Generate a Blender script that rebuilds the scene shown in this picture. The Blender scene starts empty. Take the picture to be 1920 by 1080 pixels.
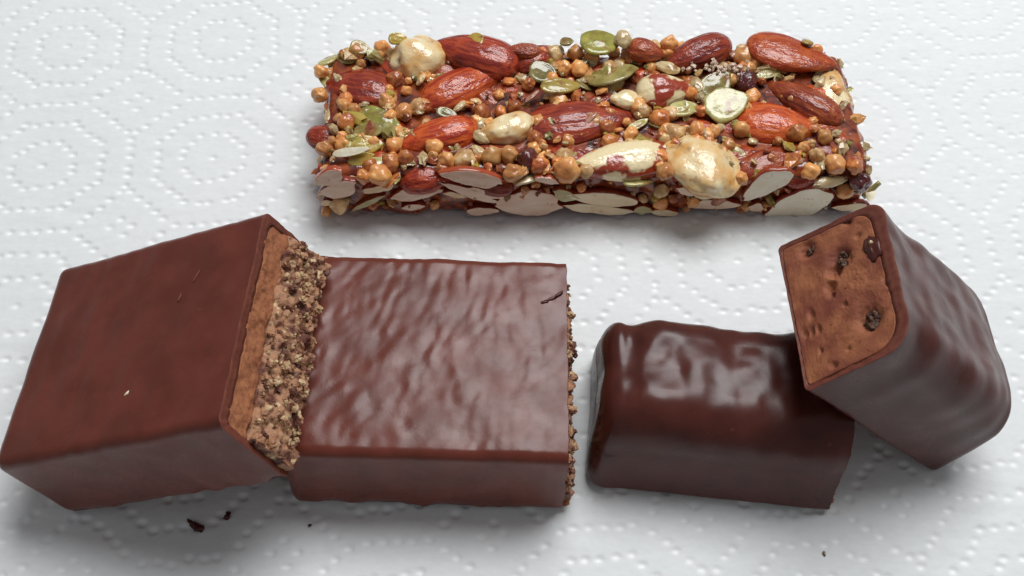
import bpy, math, random
import numpy as np
from mathutils import Matrix, Vector

# ------------------------------------------------------------------ camera, world, lamp, exposure
# everything is modelled in millimetres and linked in metres
MM = 0.001
scene = bpy.context.scene
COL = scene.collection

cam_data = bpy.data.cameras.new("camera")
cam_data.sensor_width = 36.0
cam_data.lens = 37.5
cam_data.clip_start = 0.005
cam_data.clip_end = 20.0
cam = bpy.data.objects.new("camera", cam_data)
COL.objects.link(cam)
Rv = (0.9992314, 0.0327049, 0.02161033)
Uv = (-0.0391997, 0.83367365, 0.55086444)
Fv = (0.0, 0.55128816, -0.83431491)
cam.matrix_world = Matrix(((Rv[0], Uv[0], -Fv[0], 0.0),
                           (Rv[1], Uv[1], -Fv[1], 0.0),
                           (Rv[2], Uv[2], -Fv[2], 167.48 * MM),
                           (0, 0, 0, 1)))
scene.camera = cam

world = bpy.data.worlds.new("World")
scene.world = world
world.use_nodes = True
bg = world.node_tree.nodes["Background"]
bg.inputs[0].default_value = (0.95, 0.97, 1.0, 1)
bg.inputs[1].default_value = 0.22

lamp_data = bpy.data.lights.new("window_light", 'AREA')
lamp_data.shape = 'ELLIPSE'
lamp_data.size = 0.52
lamp_data.size_y = 0.38
lamp_data.energy = 4.8
lamp_data.color = (0.97, 0.99, 1.0)
lamp = bpy.data.objects.new("window_light", lamp_data)
COL.objects.link(lamp)
lp = Vector((0.14, 0.375, 0.63))
lamp.location = lp
lamp.rotation_euler = (Vector((0.02, 0.11, 0.0)) - lp).to_track_quat('-Z', 'Y').to_euler()

scene.view_settings.view_transform = 'Standard'
scene.view_settings.look = 'None'
scene.view_settings.exposure = 0.0
scene.view_settings.gamma = 1.0
scene.view_settings.use_curve_mapping = False

# ------------------------------------------------------------------ noise in numpy
_rs = np.random.RandomState(11)
_perm = _rs.permutation(256); _perm = np.concatenate([_perm, _perm, _perm])
_grad = _rs.normal(size=(256, 3)); _grad /= np.linalg.norm(_grad, axis=1)[:, None]
_cell = _rs.rand(256, 4)

def perlin(P):
    P = np.asarray(P, float)
    i = np.floor(P).astype(int); f = P - i
    i &= 255
    w = f * f * f * (f * (f * 6 - 15) + 10)
    out = 0
    for dx in (0, 1):
        for dy in (0, 1):
            for dz in (0, 1):
                h = _perm[(_perm[(_perm[(i[:, 0] + dx) & 255] + i[:, 1] + dy) & 255] + i[:, 2] + dz) & 255]
                g = _grad[h]
                d = g[:, 0] * (f[:, 0] - dx) + g[:, 1] * (f[:, 1] - dy) + g[:, 2] * (f[:, 2] - dz)
                ww = (w[:, 0] if dx else 1 - w[:, 0]) * (w[:, 1] if dy else 1 - w[:, 1]) * (w[:, 2] if dz else 1 - w[:, 2])
                out = out + ww * d
    return out * 1.6

def fbm(P, oct=3, gain=0.5):
    P = np.asarray(P, float); s = 0; a = 1.0
    for k in range(oct):
        s = s + a * perlin(P * (2 ** k) + 17.3 * k); a *= gain
    return s

def worley(P):
    P = np.asarray(P, float)
    i = np.floor(P).astype(int)
    best = np.full(len(P), 9.0)
    for dx in (-1, 0, 1):
        for dy in (-1, 0, 1):
            for dz in (-1, 0, 1):
                c = i + (dx, dy, dz)
                h = _perm[(_perm[(_perm[c[:, 0] & 255] + c[:, 1]) & 255] + c[:, 2]) & 255]
                q = c + _cell[h, :3]
                best = np.minimum(best, ((P - q) ** 2).sum(1))
    return np.sqrt(best)

# ------------------------------------------------------------------ mesh helpers
def mesh_from(name, V, F, mat, smooth=True, scale=MM):
    me = bpy.data.meshes.new(name)
    V = np.asarray(V, float) * scale
    me.from_pydata(V.tolist(), [], F.tolist() if hasattr(F, 'tolist') else F)
    me.materials.append(mat)
    if smooth:
        me.polygons.foreach_set('use_smooth', [True] * len(me.polygons))
    me.update()
    return me

def link(name, me, parent=None, mat4=None):
    o = bpy.data.objects.new(name, me)
    COL.objects.link(o)
    if parent is not None:
        o.parent = parent
    if mat4 is not None:
        o.matrix_local = mat4
    return o

def tag(o, label=None, cat=None, group=None, kind=None):
    if label: o['label'] = label
    if cat: o['category'] = cat
    if group: o['group'] = group
    if kind: o['kind'] = kind
    return o

def frame(origin, a, b, c):
    """4x4 matrix in metres from an origin in mm and three axes"""
    return Matrix(((a[0], b[0], c[0], origin[0] * MM), (a[1], b[1], c[1], origin[1] * MM),
                   (a[2], b[2], c[2], origin[2] * MM), (0, 0, 0, 1)))

def thing(name, label, cat, M, group=None):
    o = bpy.data.objects.new(name, None)
    o.empty_display_size = 0.01
    COL.objects.link(o)
    o.matrix_world = M
    return tag(o, label, cat, group)

def vnormals(V, F):
    N = np.zeros_like(V)
    F = np.asarray(F)
    d1 = V[F[:, 2]] - V[F[:, 0]]; d2 = V[F[:, -1]] - V[F[:, 1]]
    n = np.cross(d1, d2)
    for k in range(F.shape[1]):
        np.add.at(N, F[:, k], n)
    l = np.linalg.norm(N, axis=1); l[l < 1e-12] = 1
    return N / l[:, None]

def grid_faces(nr, nc, wrap=False, flip=False):
    i = np.arange(nr - 1)[:, None]; j = np.arange(nc if wrap else nc - 1)[None, :]
    jn = (j + 1) % nc
    F = np.stack([i * nc + j, i * nc + jn, (i + 1) * nc + jn, (i + 1) * nc + j], -1).reshape(-1, 4)
    return F[:, ::-1] if flip else F

def sphere_grid(nu, nv):
    """unit sphere with pole fans collapsed to tiny rings; nu around, nv from pole to pole (poles on the x axis)"""
    t = np.linspace(0.02, math.pi - 0.02, nv)[:, None]; p = np.linspace(0, 2 * math.pi, nu, endpoint=False)[None, :]
    V = np.stack([np.cos(t) + 0 * p, np.sin(t) * np.cos(p), np.sin(t) * np.sin(p)], -1).reshape(-1, 3)
    F = grid_faces(nv, nu, wrap=True, flip=True).tolist()
    F.append(list(range(nu))); F.append(list(range((nv - 1) * nu, nv * nu))[::-1])
    return V, F

# ------------------------------------------------------------------ materials
def principled(name, color, rough=0.5, coat=0.0, coat_rough=0.05, sss=0.0, sss_scale=1.0, spec=0.5,
               vary=None, vscale=1.0, stretch=(1, 1, 1), vary2=None, v2scale=3.0, v2range=(0.5, 0.6),
               bump=0.0, bscale=2.0, bdist=0.1, bump2=0.0, b2scale=8.0, b2dist=0.03, ior=1.45, per_object=0.0, vrange=(0.35, 0.65), rvar=0.0,
               local=False):
    """one principled surface; noise scales are features per millimetre"""
    m = bpy.data.materials.new(name); m.use_nodes = True
    nt = m.node_tree; N = nt.nodes; L = nt.links
    p = N["Principled BSDF"]
    p.inputs['Base Color'].default_value = (*color, 1)
    p.inputs['Roughness'].default_value = rough
    p.inputs['IOR'].default_value = ior
    p.inputs['Specular IOR Level'].default_value = spec
    p.inputs['Coat Weight'].default_value = coat
    p.inputs['Coat Roughness'].default_value = coat_rough
    if sss > 0:
        p.inputs['Subsurface Weight'].default_value = sss
        p.inputs['Subsurface Radius'].default_value = (1.0, 0.45, 0.25)
        p.inputs['Subsurface Scale'].default_value = sss_scale * MM
    if local:
        tc = N.new('ShaderNodeTexCoord'); src = tc.outputs['Object']; mul = 1.0
    else:
        g = N.new('ShaderNodeNewGeometry'); src = g.outputs['Position']; mul = 1.0 / MM
    mp = N.new('ShaderNodeMapping'); mp.inputs['Scale'].default_value = [s * mul for s in stretch]
    L.new(src, mp.inputs['Vector'])
    pl = N.new('ShaderNodeMapping'); pl.inputs['Scale'].default_value = (mul, mul, mul)
    L.new(src, pl.inputs['Vector'])
    def noise(vec, sc, det=3):
        n = N.new('ShaderNodeTexNoise'); n.inputs['Scale'].default_value = sc; n.inputs['Detail'].default_value = det
        L.new(vec, n.inputs['Vector']); return n
    def ramp(fac, lo, hi):
        r = N.new('ShaderNodeMapRange'); r.inputs['From Min'].default_value = lo; r.inputs['From Max'].default_value = hi
        L.new(fac, r.inputs['Value']); return r.outputs[0]
    def mix(fac, a, b):
        x = N.new('ShaderNodeMix'); x.data_type = 'RGBA'
        L.new(fac, x.inputs['Factor'])
        if isinstance(a, tuple): x.inputs['A'].default_value = (*a, 1)
        else: L.new(a, x.inputs['A'])
        x.inputs['B'].default_value = (*b, 1)
        return x.outputs['Result']
    colr = color
    if vary is not None:
        colr = mix(ramp(noise(mp.outputs[0], vscale).outputs['Fac'], *vrange), colr, vary)
    if vary2 is not None:
        colr = mix(ramp(noise(pl.outputs[0], v2scale, 4).outputs['Fac'], *v2range), colr, vary2)
    if per_object > 0:
        oi = N.new('ShaderNodeObjectInfo')
        hs = N.new('ShaderNodeHueSaturation')
        r = N.new('ShaderNodeMapRange'); r.inputs['To Min'].default_value = 1 - per_object; r.inputs['To Max'].default_value = 1 + per_object
        L.new(oi.outputs['Random'], r.inputs['Value']); L.new(r.outputs[0], hs.inputs['Value'])
        if isinstance(colr, tuple): hs.inputs['Color'].default_value = (*colr, 1)
        else: L.new(colr, hs.inputs['Color'])
        colr = hs.outputs['Color']
    if not isinstance(colr, tuple):
        L.new(colr, p.inputs['Base Color'])
    if rvar > 0:
        r = N.new('ShaderNodeMapRange'); r.inputs['From Min'].default_value = 0.3; r.inputs['From Max'].default_value = 0.7
        r.inputs['To Min'].default_value = rough - rvar; r.inputs['To Max'].default_value = rough + rvar
        L.new(noise(pl.outputs[0], 0.22, 6).outputs['Fac'], r.inputs['Value']); L.new(r.outputs[0], p.inputs['Roughness'])
    nrm = None
    for st, sc, di, vec in ((bump, bscale, bdist, mp), (bump2, b2scale, b2dist, pl)):
        if st > 0:
            b = N.new('ShaderNodeBump'); b.inputs['Strength'].default_value = st; b.inputs['Distance'].default_value = di * MM
            L.new(noise(vec.outputs[0], sc, 3).outputs['Fac'], b.inputs['Height'])
            if nrm: L.new(nrm, b.inputs['Normal'])
            nrm = b.outputs['Normal']
    if nrm:
        L.new(nrm, p.inputs['Normal'])
        if coat > 0: L.new(nrm, p.inputs['Coat Normal'])
    return m

M = {}
M['towel'] = principled('paper', (0.79, 0.80, 0.80), rough=0.8, spec=0.3, vary=(0.74, 0.748, 0.75), vscale=0.5,
                        bump=0.5, bscale=2.2, bdist=0.05, bump2=0.5, b2scale=9, b2dist=0.02, vrange=(0.3, 0.8), stretch=(1, 2.2, 1))
_t = M['towel'].node_tree; _p = _t.nodes['Principled BSDF']       # pressed dots are paler and slightly shinier
_a = _t.nodes.new('ShaderNodeAttribute'); _a.attribute_name = 'pressed'
_m = _t.nodes.new('ShaderNodeMix'); _m.data_type = 'RGBA'; _m.inputs['B'].default_value = (0.87, 0.87, 0.87, 1)
_t.links.new(_p.inputs['Base Color'].links[0].from_socket, _m.inputs['A']); _t.links.new(_a.outputs['Fac'], _m.inputs['Factor'])
_t.links.new(_m.outputs['Result'], _p.inputs['Base Color'])
_r = _t.nodes.new('ShaderNodeMapRange'); _r.inputs['To Min'].default_value = 0.8; _r.inputs['To Max'].default_value = 0.42
_t.links.new(_a.outputs['Fac'], _r.inputs['Value']); _t.links.new(_r.outputs[0], _p.inputs['Roughness'])
M['milk'] = principled('milk_chocolate', (0.150, 0.034, 0.021), rough=0.30, spec=0.39, vary=(0.112, 0.024, 0.014), vscale=0.16, vary2=(0.17, 0.045, 0.03), v2scale=0.9, v2range=(0.66, 0.78), rvar=0.10,
                       bump=0.3, bscale=1.3, bdist=0.05, bump2=0.25, b2scale=7, b2dist=0.015)
M['dark'] = principled('glossy_chocolate', (0.082, 0.018, 0.012), rough=0.30, spec=0.38, vary=(0.058, 0.013, 0.009), vscale=0.2, vary2=(0.14, 0.035, 0.024), v2scale=0.8, v2range=(0.68, 0.8), rvar=0.08,
                       bump=0.25, bscale=1.1, bdist=0.05, bump2=0.2, b2scale=6, b2dist=0.012)
M['lip'] = principled('scraped_chocolate', (0.185, 0.052, 0.030), rough=0.55, vary=(0.14, 0.034, 0.021), vscale=0.9, bump=0.3, bscale=3, bdist=0.06)
M['biscuit'] = principled('biscuit', (0.40, 0.155, 0.066), rough=0.8, vary=(0.30, 0.10, 0.045), vscale=1.1, vary2=(0.16, 0.05, 0.03), v2scale=2.6,
                          v2range=(0.6, 0.72), bump=0.6, bscale=3.5, bdist=0.2, bump2=0.6, b2scale=9, b2dist=0.08)
M['crumb'] = principled('crumb', (0.43, 0.215, 0.115), rough=0.55, spec=0.5, vary=(0.13, 0.038, 0.022), vscale=0.34, vrange=(0.47, 0.60), vary2=(0.68, 0.50, 0.28),
                        v2scale=0.6, v2range=(0.60, 0.68), bump=0.8, bscale=3.0, bdist=0.25, bump2=0.6, b2scale=8, b2dist=0.1)
M['fudge'] = principled('fudge', (0.36, 0.125, 0.052), rough=0.7, vary=(0.20, 0.050, 0.026), vscale=0.22, vary2=(0.19, 0.05, 0.028), v2scale=2.2,
                        v2range=(0.58, 0.72), bump=0.5, bscale=2.5, bdist=0.15, bump2=0.6, b2scale=7, b2dist=0.07)
M['inclusion'] = principled('cookie_bit', (0.13, 0.065, 0.036), rough=0.6, vary=(0.05, 0.018, 0.012), vscale=1.2, vary2=(0.30, 0.17, 0.09), v2scale=2.5,
                            v2range=(0.6, 0.7), bump=0.7, bscale=3, bdist=0.2)
M['crumb_pale'] = principled('pale_crumb', (0.62, 0.45, 0.26), rough=0.6, vary=(0.36, 0.20, 0.09), vscale=1.2, bump=0.7, bscale=4, bdist=0.15)
M['crumb_brown'] = principled('brown_crumb', (0.20, 0.075, 0.040), rough=0.5, vary=(0.08, 0.022, 0.014), vscale=1.0, bump=0.7, bscale=4, bdist=0.15)
M['syrup'] = principled('syrup', (0.14, 0.011, 0.004), rough=0.45, spec=0.2, coat=1.0, coat_rough=0.05, vary=(0.34, 0.075, 0.015), vscale=0.35, vary2=(0.04, 0.006, 0.005),
                        v2scale=0.4, v2range=(0.5, 0.62), bump=0.3, bscale=0.4, bdist=0.4)
def skin(name, c1, c2, rough=0.45, **k):
    a = dict(coat=0.75, coat_rough=0.05, spec=0.25, vary=c2, vscale=1.0, stretch=(1.1, 10.5, 10.5), vrange=(0.42, 0.58), local=True, vary2=(0.12, 0.010, 0.005), v2scale=2.6, v2range=(0.56, 0.72),
             bump=0.4, bscale=1.3, bdist=0.25, bump2=0.7, b2scale=10.0, b2dist=0.38, per_object=0.25)
    a.update(k)
    return principled(name, c1, rough=rough, **a)
M['n_dark'] = skin('dark_almond_skin', (0.19, 0.015, 0.007), (0.36, 0.048, 0.014))
M['n_red'] = skin('red_almond_skin', (0.32, 0.024, 0.006), (0.54, 0.09, 0.014))
M['n_brown'] = skin('brown_almond_skin', (0.25, 0.030, 0.009), (0.42, 0.085, 0.022))
M['n_orange'] = skin('orange_almond_skin', (0.40, 0.042, 0.007), (0.58, 0.11, 0.018))
M['n_frag'] = principled('almond_fragment', (0.20, 0.022, 0.008), rough=0.35, coat=0.8, coat_rough=0.08, vary=(0.42, 0.12, 0.03), vscale=0.5, per_object=0.3)
M['n_pale'] = principled('blanched_nut', (0.88, 0.74, 0.45), rough=0.4, coat=0.9, coat_rough=0.06, vary=(0.72, 0.38, 0.10), vscale=0.22, vary2=(0.34, 0.13, 0.03),
                         v2scale=0.4, v2range=(0.58, 0.74), bump=0.5, bscale=0.8, bdist=0.35, sss=0.25, sss_scale=0.8, stretch=(1, 1, 1))
M['n_mix'] = principled('half_peeled_skin', (0.87, 0.71, 0.42), rough=0.35, coat=0.9, coat_rough=0.08, vary=(0.33, 0.035, 0.008), vscale=0.16, vrange=(0.50, 0.54),
                        bump=0.5, bscale=0.9, bdist=0.35, stretch=(1, 1, 1))
M['n_mix2'] = M['n_mix']
M['n_berry'] = principled('cranberry', (0.06, 0.008, 0.010), rough=0.25, coat=1, coat_rough=0.06, vary=(0.13, 0.012, 0.012), vscale=0.6, bump=0.8, bscale=1.0, bdist=0.5)
def seedm(name, c1, c2, **k):
    a = dict(rough=0.3, coat=0.8, coat_rough=0.08, vary=c2, vscale=0.4, bump=0.4, bscale=1.2, bdist=0.2, sss=0.15, sss_scale=0.6, per_object=0.2, vary2=(0.26, 0.11, 0.03), v2scale=0.45, v2range=(0.55, 0.68))
    a.update(k)
    return principled(name, c1, **a)
M['s_green'] = seedm('green_seed', (0.20, 0.18, 0.018), (0.36, 0.33, 0.06))
M['s_olive'] = seedm('olive_seed', (0.16, 0.125, 0.025), (0.32, 0.26, 0.08))
M['s_yellow'] = seedm('yellow_seed', (0.48, 0.30, 0.04), (0.36, 0.28, 0.05))
M['s_palegreen'] = seedm('pale_green_seed', (0.50, 0.46, 0.18), (0.34, 0.28, 0.07), vscale=0.5)
M['s_ivory'] = seedm('ivory_seed', (0.60, 0.47, 0.26), (0.46, 0.32, 0.15))
M['s_white'] = seedm('white_flake', (0.80, 0.74, 0.58), (0.70, 0.62, 0.42), coat=0.1, vary2=None)
M['sugar'] = principled('sugar', (0.66, 0.50, 0.38), rough=0.3, sss=0.3, sss_scale=0.5)
M['s_rose'] = seedm('rose_bit', (0.48, 0.26, 0.17), (0.30, 0.10, 0.06))
M['crisp_pale'] = principled('pale_puffed_crisp', (0.76, 0.52, 0.24), rough=0.45, coat=0.6, coat_rough=0.12, vary=(0.46, 0.24, 0.09), vscale=0.4, bump=0.6, bscale=1.6, bdist=0.25, sss=0.2, sss_scale=0.6, per_object=0.2)
M['crisp_red'] = principled('syrupy_puffed_crisp', (0.72, 0.27, 0.06), rough=0.4, coat=0.8, coat_rough=0.1, vary=(0.34, 0.07, 0.02), vscale=0.4, bump=0.6, bscale=1.6, bdist=0.25, sss=0.2, sss_scale=0.6, per_object=0.25)
M['crisp'] = principled('puffed_crisp', (0.78, 0.40, 0.13), rough=0.4, coat=0.7, coat_rough=0.12, vary=(0.60, 0.23, 0.065), vscale=0.3, bump=0.5, bscale=1.4, bdist=0.2,
                        sss=0.25, sss_scale=0.7, per_object=0.28)
def cutm(name, c1, c2):
    return principled(name, c1, rough=0.55, spec=0.4, vary=c2, vscale=0.35, vary2=(0.50, 0.27, 0.13), v2scale=0.9, v2range=(0.62, 0.80), bump=0.35, bscale=1.5, bdist=0.12, sss=0.15, sss_scale=0.5, stretch=(0.6, 1, 1.4), coat=0.15, coat_rough=0.3)
M['c_blush'] = cutm('blush_cut_nut', (0.82, 0.63, 0.49), (0.74, 0.52, 0.38))
M['c_cream'] = cutm('cream_cut_nut', (0.86, 0.72, 0.50), (0.78, 0.60, 0.38))
M['c_cut'] = cutm('white_cut_nut', (0.90, 0.83, 0.67), (0.84, 0.74, 0.56))
M['c_ivory'] = cutm('ivory_cut_nut', (0.82, 0.66, 0.44), (0.7, 0.5, 0.3))
M['c_palegreen'] = cutm('green_cut_nut', (0.55, 0.50, 0.28), (0.45, 0.36, 0.18))

# ------------------------------------------------------------------ the paper towel
PITCH, TYAW, X0, Y0 = 34.0, math.radians(7.0347), 2.302895, 5.328372

def emboss_points():
    P = []
    s = 0.073
    cell = [(0, 0)]
    for k in range(4):                       # four-fold symmetry of each octagon
        c, sn = [(1, 0), (0, 1), (-1, 0), (0, -1)][k]
        R = lambda x, y: (c * x - sn * y, sn * x + c * y)
        for t in (-1, 0, 1): cell.append(R(0.177, t * s * 1.06))
        cell.append(R(0.128, 0.128))
        for t in (-2, -1, 0, 1, 2): cell.append(R(0.335, t * s))
        for t in (1, 2, 3): cell.append(R(0.335 - t * 0.0485, 0.146 + t * 0.0485 - 0.004))
    for t in (-2.5, -1.5, -0.5, 0.5, 1.5, 2.5):   # lattice edges shared by two octagons
        cell.append((0.5, t * s)); cell.append((t * s, 0.5))
    for q in ((1, 1), (1, -1), (-1, 1), (-1, -1)):  # the small diamonds between them
        for t in (0.6, 1.6, 2.6, 3.6, 4.6):
            cell.append((0.5 + q[0] * t * 0.0515, 0.5 + q[1] * (0.293 - t * 0.0515)))
        cell.append((0.5 + (0.06 if q[0] == q[1] else 0.0) * q[0], 0.5 + (0.0 if q[0] == q[1] else 0.06) * q[0]))
    cell = np.array(cell)
    c, sn = math.cos(TYAW), math.sin(TYAW)
    for i in range(-4, 10):
        for j in range(-4, 9):
            q = cell + (i, j)
            x = q[:, 0] - X0; y = -(q[:, 1] - Y0)
            P.append(np.stack([(c * x - sn * y) * PITCH, (sn * x + c * y) * PITCH], 1))
    P = np.concatenate(P)
    P += _rs.normal(scale=0.22, size=P.shape)
    z = np.zeros(len(P))
    P[:, 0] += 0.9 * perlin(np.stack([P[:, 0] / 45, P[:, 1] / 45, z], 1))
    P[:, 1] += 0.9 * perlin(np.stack([P[:, 0] / 45 + 9, P[:, 1] / 45, z], 1))
    return P

def towel_height(X, Y):
    z = np.zeros(X.size); Q = np.stack([X.ravel(), Y.ravel(), z], 1)
    h = 0.45 * perlin(Q / 42.0) + 0.12 * perlin(Q / 15.0 + 5)
    h += 0.22 * perlin(Q * np.array([1 / 12.0, 1 / 3.0, 1]) + 3) * np.clip(perlin(Q / 20 + 7) + 0.3, 0, 1)   # fine creases across
    h += 0.03 * perlin(Q / 0.8) + 0.03 * perlin(Q / 2.1)
    return h.reshape(X.shape)

def build_towel():
    st = 0.31
    xs = np.concatenate([np.linspace(-230, -128, 40, endpoint=False), np.arange(-128, 126, st), np.linspace(126, 235, 40)])
    ys = np.concatenate([np.linspace(-30, 44, 30, endpoint=False), np.arange(44, 204, st), np.linspace(204, 290, 40)])
    X, Y = np.meshgrid(xs, ys)
    Z = towel_height(X, Y); Pr = np.zeros_like(Z)
    for px, py in emboss_points():
        if not (-135 < px < 135 and 38 < py < 212): continue
        i0, i1 = np.searchsorted(xs, (px - 4.2, px + 4.2)); j0, j1 = np.searchsorted(ys, (py - 4.2, py + 4.2))
        dx = X[j0:j1, i0:i1] - px; dy = Y[j0:j1, i0:i1] - py
        k = 0.75 + 0.5 * _rs.rand()
        rx, ry = 0.68 + 0.18 * _rs.rand(), 0.53 + 0.1 * _rs.rand()
        q = (dx / rx) ** 2 + (dy / ry) ** 2
        pit = np.exp(-q ** 1.9)
        Z[j0:j1, i0:i1] -= 0.36 * k * pit
        Pr[j0:j1, i0:i1] = np.maximum(Pr[j0:j1, i0:i1], pit)
        Z[j0:j1, i0:i1] -= 0.022 * np.exp(-(dx * dx + dy * dy) / 2.2)
    Z = Z - 0.75                                    # the hills of the paper touch z = 0
    V = np.stack([X, Y, Z], -1).reshape(-1, 3)
    me = mesh_from('paper_towel', V, grid_faces(len(ys), len(xs)), M['towel'])
    me.attributes.new('pressed', 'FLOAT', 'POINT').data.foreach_set('value', Pr.ravel().astype(np.float32))
    o = link('paper_towel', me)
    tag(o, 'white paper towel embossed with dotted octagons, lying under everything', 'paper towel')

build_towel()

# ------------------------------------------------------------------ coated bars
def profile(W, H, rt, rb, draft=0.0, inset=(0, 0, 0), n=(26, 22, 12, 60), rtn=None):
    """closed cross-section in (b, c); inset = (sides, top, bottom)"""
    nb, ns, nc, ntp = n
    hb = W / 2 - inset[0]; z0 = inset[2]; z1 = H - inset[1]
    ht = hb - draft
    pts = []
    rb = max(min(rb, hb * 0.9, (z1 - z0) * 0.45), 0.15); rt = max(min(rt, ht * 0.9, (z1 - z0) * 0.55), 0.2)
    rtn = rt if rtn is None else max(min(rtn, ht * 0.9, (z1 - z0) * 0.55), 0.2)
    def arc(cx, cz, r, a0, a1, k):
        for t in np.linspace(a0, a1, k): pts.append((cx + r * math.cos(t), cz + r * math.sin(t)))
    def seg(p, q, k):
        for t in np.linspace(0, 1, k + 2)[1:-1]: pts.append((p[0] + (q[0] - p[0]) * t, p[1] + (q[1] - p[1]) * t))
    P = math.pi
    seg((-hb + rb, z0), (hb - rb, z0), nb)
    arc(hb - rb, z0 + rb, rb, -P / 2, 0, 7)
    seg((hb, z0 + rb), (ht, z1 - rt), ns)
    arc(ht - rt, z1 - rt, rt, 0, P / 2, nc)
    seg((ht - rt, z1), (-ht + rtn, z1), ntp)
    arc(-ht + rtn, z1 - rtn, rtn, P / 2, P, nc)
    seg((-ht, z1 - rtn), (-hb, z0 + rb), ns)
    arc(-hb + rb, z0 + rb, rb, P, 1.5 * P, 7)
    return np.array(pts)

def sweep(L, prof, step=0.45, re=2.0, closed=(True, False), jag=None, bottom_keep=0.25):
    """rings along a from 0 to L; a closed end is rounded with radius re and capped"""
    rings = []
    def end_rings(sign):
        out = []
        last = prof((re * 0.999, re * 0.999, re * bottom_keep))
        ctr = last.mean(0)
        for s in np.linspace(0.04, 1, 16, endpoint=False): out.append((0.0, ctr + (last - ctr) * s))
        for t in np.linspace(0, math.pi / 2, 9)[:-1]:
            ins = re * (1 - math.sin(t)); out.append((re * (1 - math.cos(t)), prof((ins, ins, ins * bottom_keep))))
        return out
    base = prof((0, 0, 0))
    if closed[0]: rings += end_rings(1); a0 = re
    else: a0 = 0
    a1 = L - re if closed[1] else L
    for a in np.linspace(a0, a1, int((a1 - a0) / step) + 2): rings.append((a, base))
    if closed[1]:
        rings += [(L - a, p) for a, p in end_rings(1)[::-1]]
    n = len(base)
    V = np.concatenate([np.column_stack([np.full(n, a), p]) for a, p in rings])
    F = grid_faces(len(rings), n, wrap=True, flip=True).tolist()
    tri_ends = []
    if closed[0]: tri_ends.append(list(range(n)))
    if closed[1]: tri_ends.append(list(range((len(rings) - 1) * n, len(rings) * n))[::-1])
    return V, F, tri_ends, n, len(rings)

def displace(V, F, fn):
    N = vnormals(V, np.array(F))
    return V + N * fn(V, N)[:, None]

def coated_body(name, parent, mat, L, prof, disp, inner, re=2.0, step=0.45, jag_amp=0.35, lipmat=None, seed=0, keep=0.25, taper=None):
    """coating with an open broken end at a = L, its rim and a wall turning inwards"""
    V, F, ends, n, nr = sweep(L, prof, step, re, (True, False), bottom_keep=keep)
    V = displace(V, F, disp)
    if taper: V = taper(V)
    last = V[-n:].copy()
    j = jag_amp * fbm(np.column_stack([last[:, 1] / 2.4 + seed, last[:, 2] / 2.4, np.full(n, 0.3 * seed)]), 4, 0.7)
    # only the last rings follow the ragged edge
    for k in range(6):
        V[len(V) - (k + 1) * n: len(V) - k * n, 0] += j * (1 - k / 6.0) ** 2
    me = mesh_from(name, V, F + ends, mat)
    link(name, me, parent)
    # rim
    last = V[-n:].copy()
    inn = inner
    rows = [last - np.array([0.02, 0, 0])]
    jj = 0.12 * fbm(np.column_stack([inn[:, 0] / 1.6, inn[:, 1] / 1.6, np.full(n, 2.0 + seed)]), 3, 0.7)
    for t in (0.12, 0.35, 0.65, 1.0):
        p = last.copy(); p[:, 1:] = last[:, 1:] * (1 - t) + inn * t
        p[:, 0] = last[:, 0] + (0.10 if t < 0.3 else -0.1 * t) + jj * t
        rows.append(p)
    p = rows[-1].copy(); p[:, 0] -= 3.5; rows.append(p)
    Vr = np.concatenate(rows)
    link('coating_edge', mesh_from('coating_edge', Vr, grid_faces(len(rows), n, wrap=True, flip=True), lipmat or M['lip']), parent)
    return V

def half_width(prof_pts, c):
    p = prof_pts[prof_pts[:, 0] > 0]
    o = np.argsort(p[:, 1]); return np.interp(c, p[o, 1], p[o, 0])

def layer_patch(name, parent, mat, L, inner, c0, c1, disp, step=0.22, depth=3.0, wob=0.0):
    """one filling layer seen in the broken end, as a slab with a rough face"""
    nc = max(int((c1 - c0) / step), 6); nb = 150
    cs = np.linspace(c0, c1, nc); rows = []
    for c in cs:
        hw = half_width(inner, np.clip(c, inner[:, 1].min() + 0.05, inner[:, 1].max() - 0.05))
        b = np.linspace(-hw, hw, nb)
        cc = c + wob * perlin(np.column_stack([b / 3.0, np.full(nb, c0 * 1.7), np.zeros(nb)])) * (1 if c in (cs[0], cs[-1]) else 1)
        rows.append(np.column_stack([np.full(nb, L), b, cc]))
    V = np.concatenate(rows)
    V = V + disp(V)
    G = V.reshape(nc, nb, 3)
    # skirt back into the bar
    top = G[-1].copy(); top[:, 0] = L - depth; bot = G[0].copy(); bot[:, 0] = L - depth
    G = np.concatenate([bot[None], G, top[None]])
    lft = G[:, :1].copy(); lft[:, :, 0] = L - depth; rgt = G[:, -1:].copy(); rgt[:, :, 0] = L - depth
    G = np.concatenate([lft, G, rgt], 1)
    me = mesh_from(name, G.reshape(-1, 3), grid_faces(G.shape[0], G.shape[1]), mat)
    return link(name, me, parent)

def lump(seed, n=(10, 7), rough=0.35):
    V, F = sphere_grid(*n)
    V = V * (1 + rough * perlin(V * 1.3 + seed * 3.7) + 0.8 * rough * perlin(V * 2.9 + seed))[:, None]
    return V, F

def lumps_mesh(name, spots, mat, n=(9, 6), rough=0.4, smooth=True):
    """many small lumps joined into one mesh; spots = (x, y, z, rx, ry, rz, angle)"""
    Vs, Fs, off = [], [], 0
    protos = [lump(k, n, rough) for k in range(6)]
    for k, s in enumerate(spots):
        V, F = protos[k % 6]
        V = V * s[3:6]
        c, sn = math.cos(s[6]), math.sin(s[6])
        V = np.column_stack([V[:, 0] * c - V[:, 1] * sn, V[:, 0] * sn + V[:, 1] * c, V[:, 2]]) + s[:3]
        Vs.append(V); Fs += [[i + off for i in f] for f in F]; off += len(V)
    return mesh_from(name, np.concatenate(Vs), Fs, mat, smooth)

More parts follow.
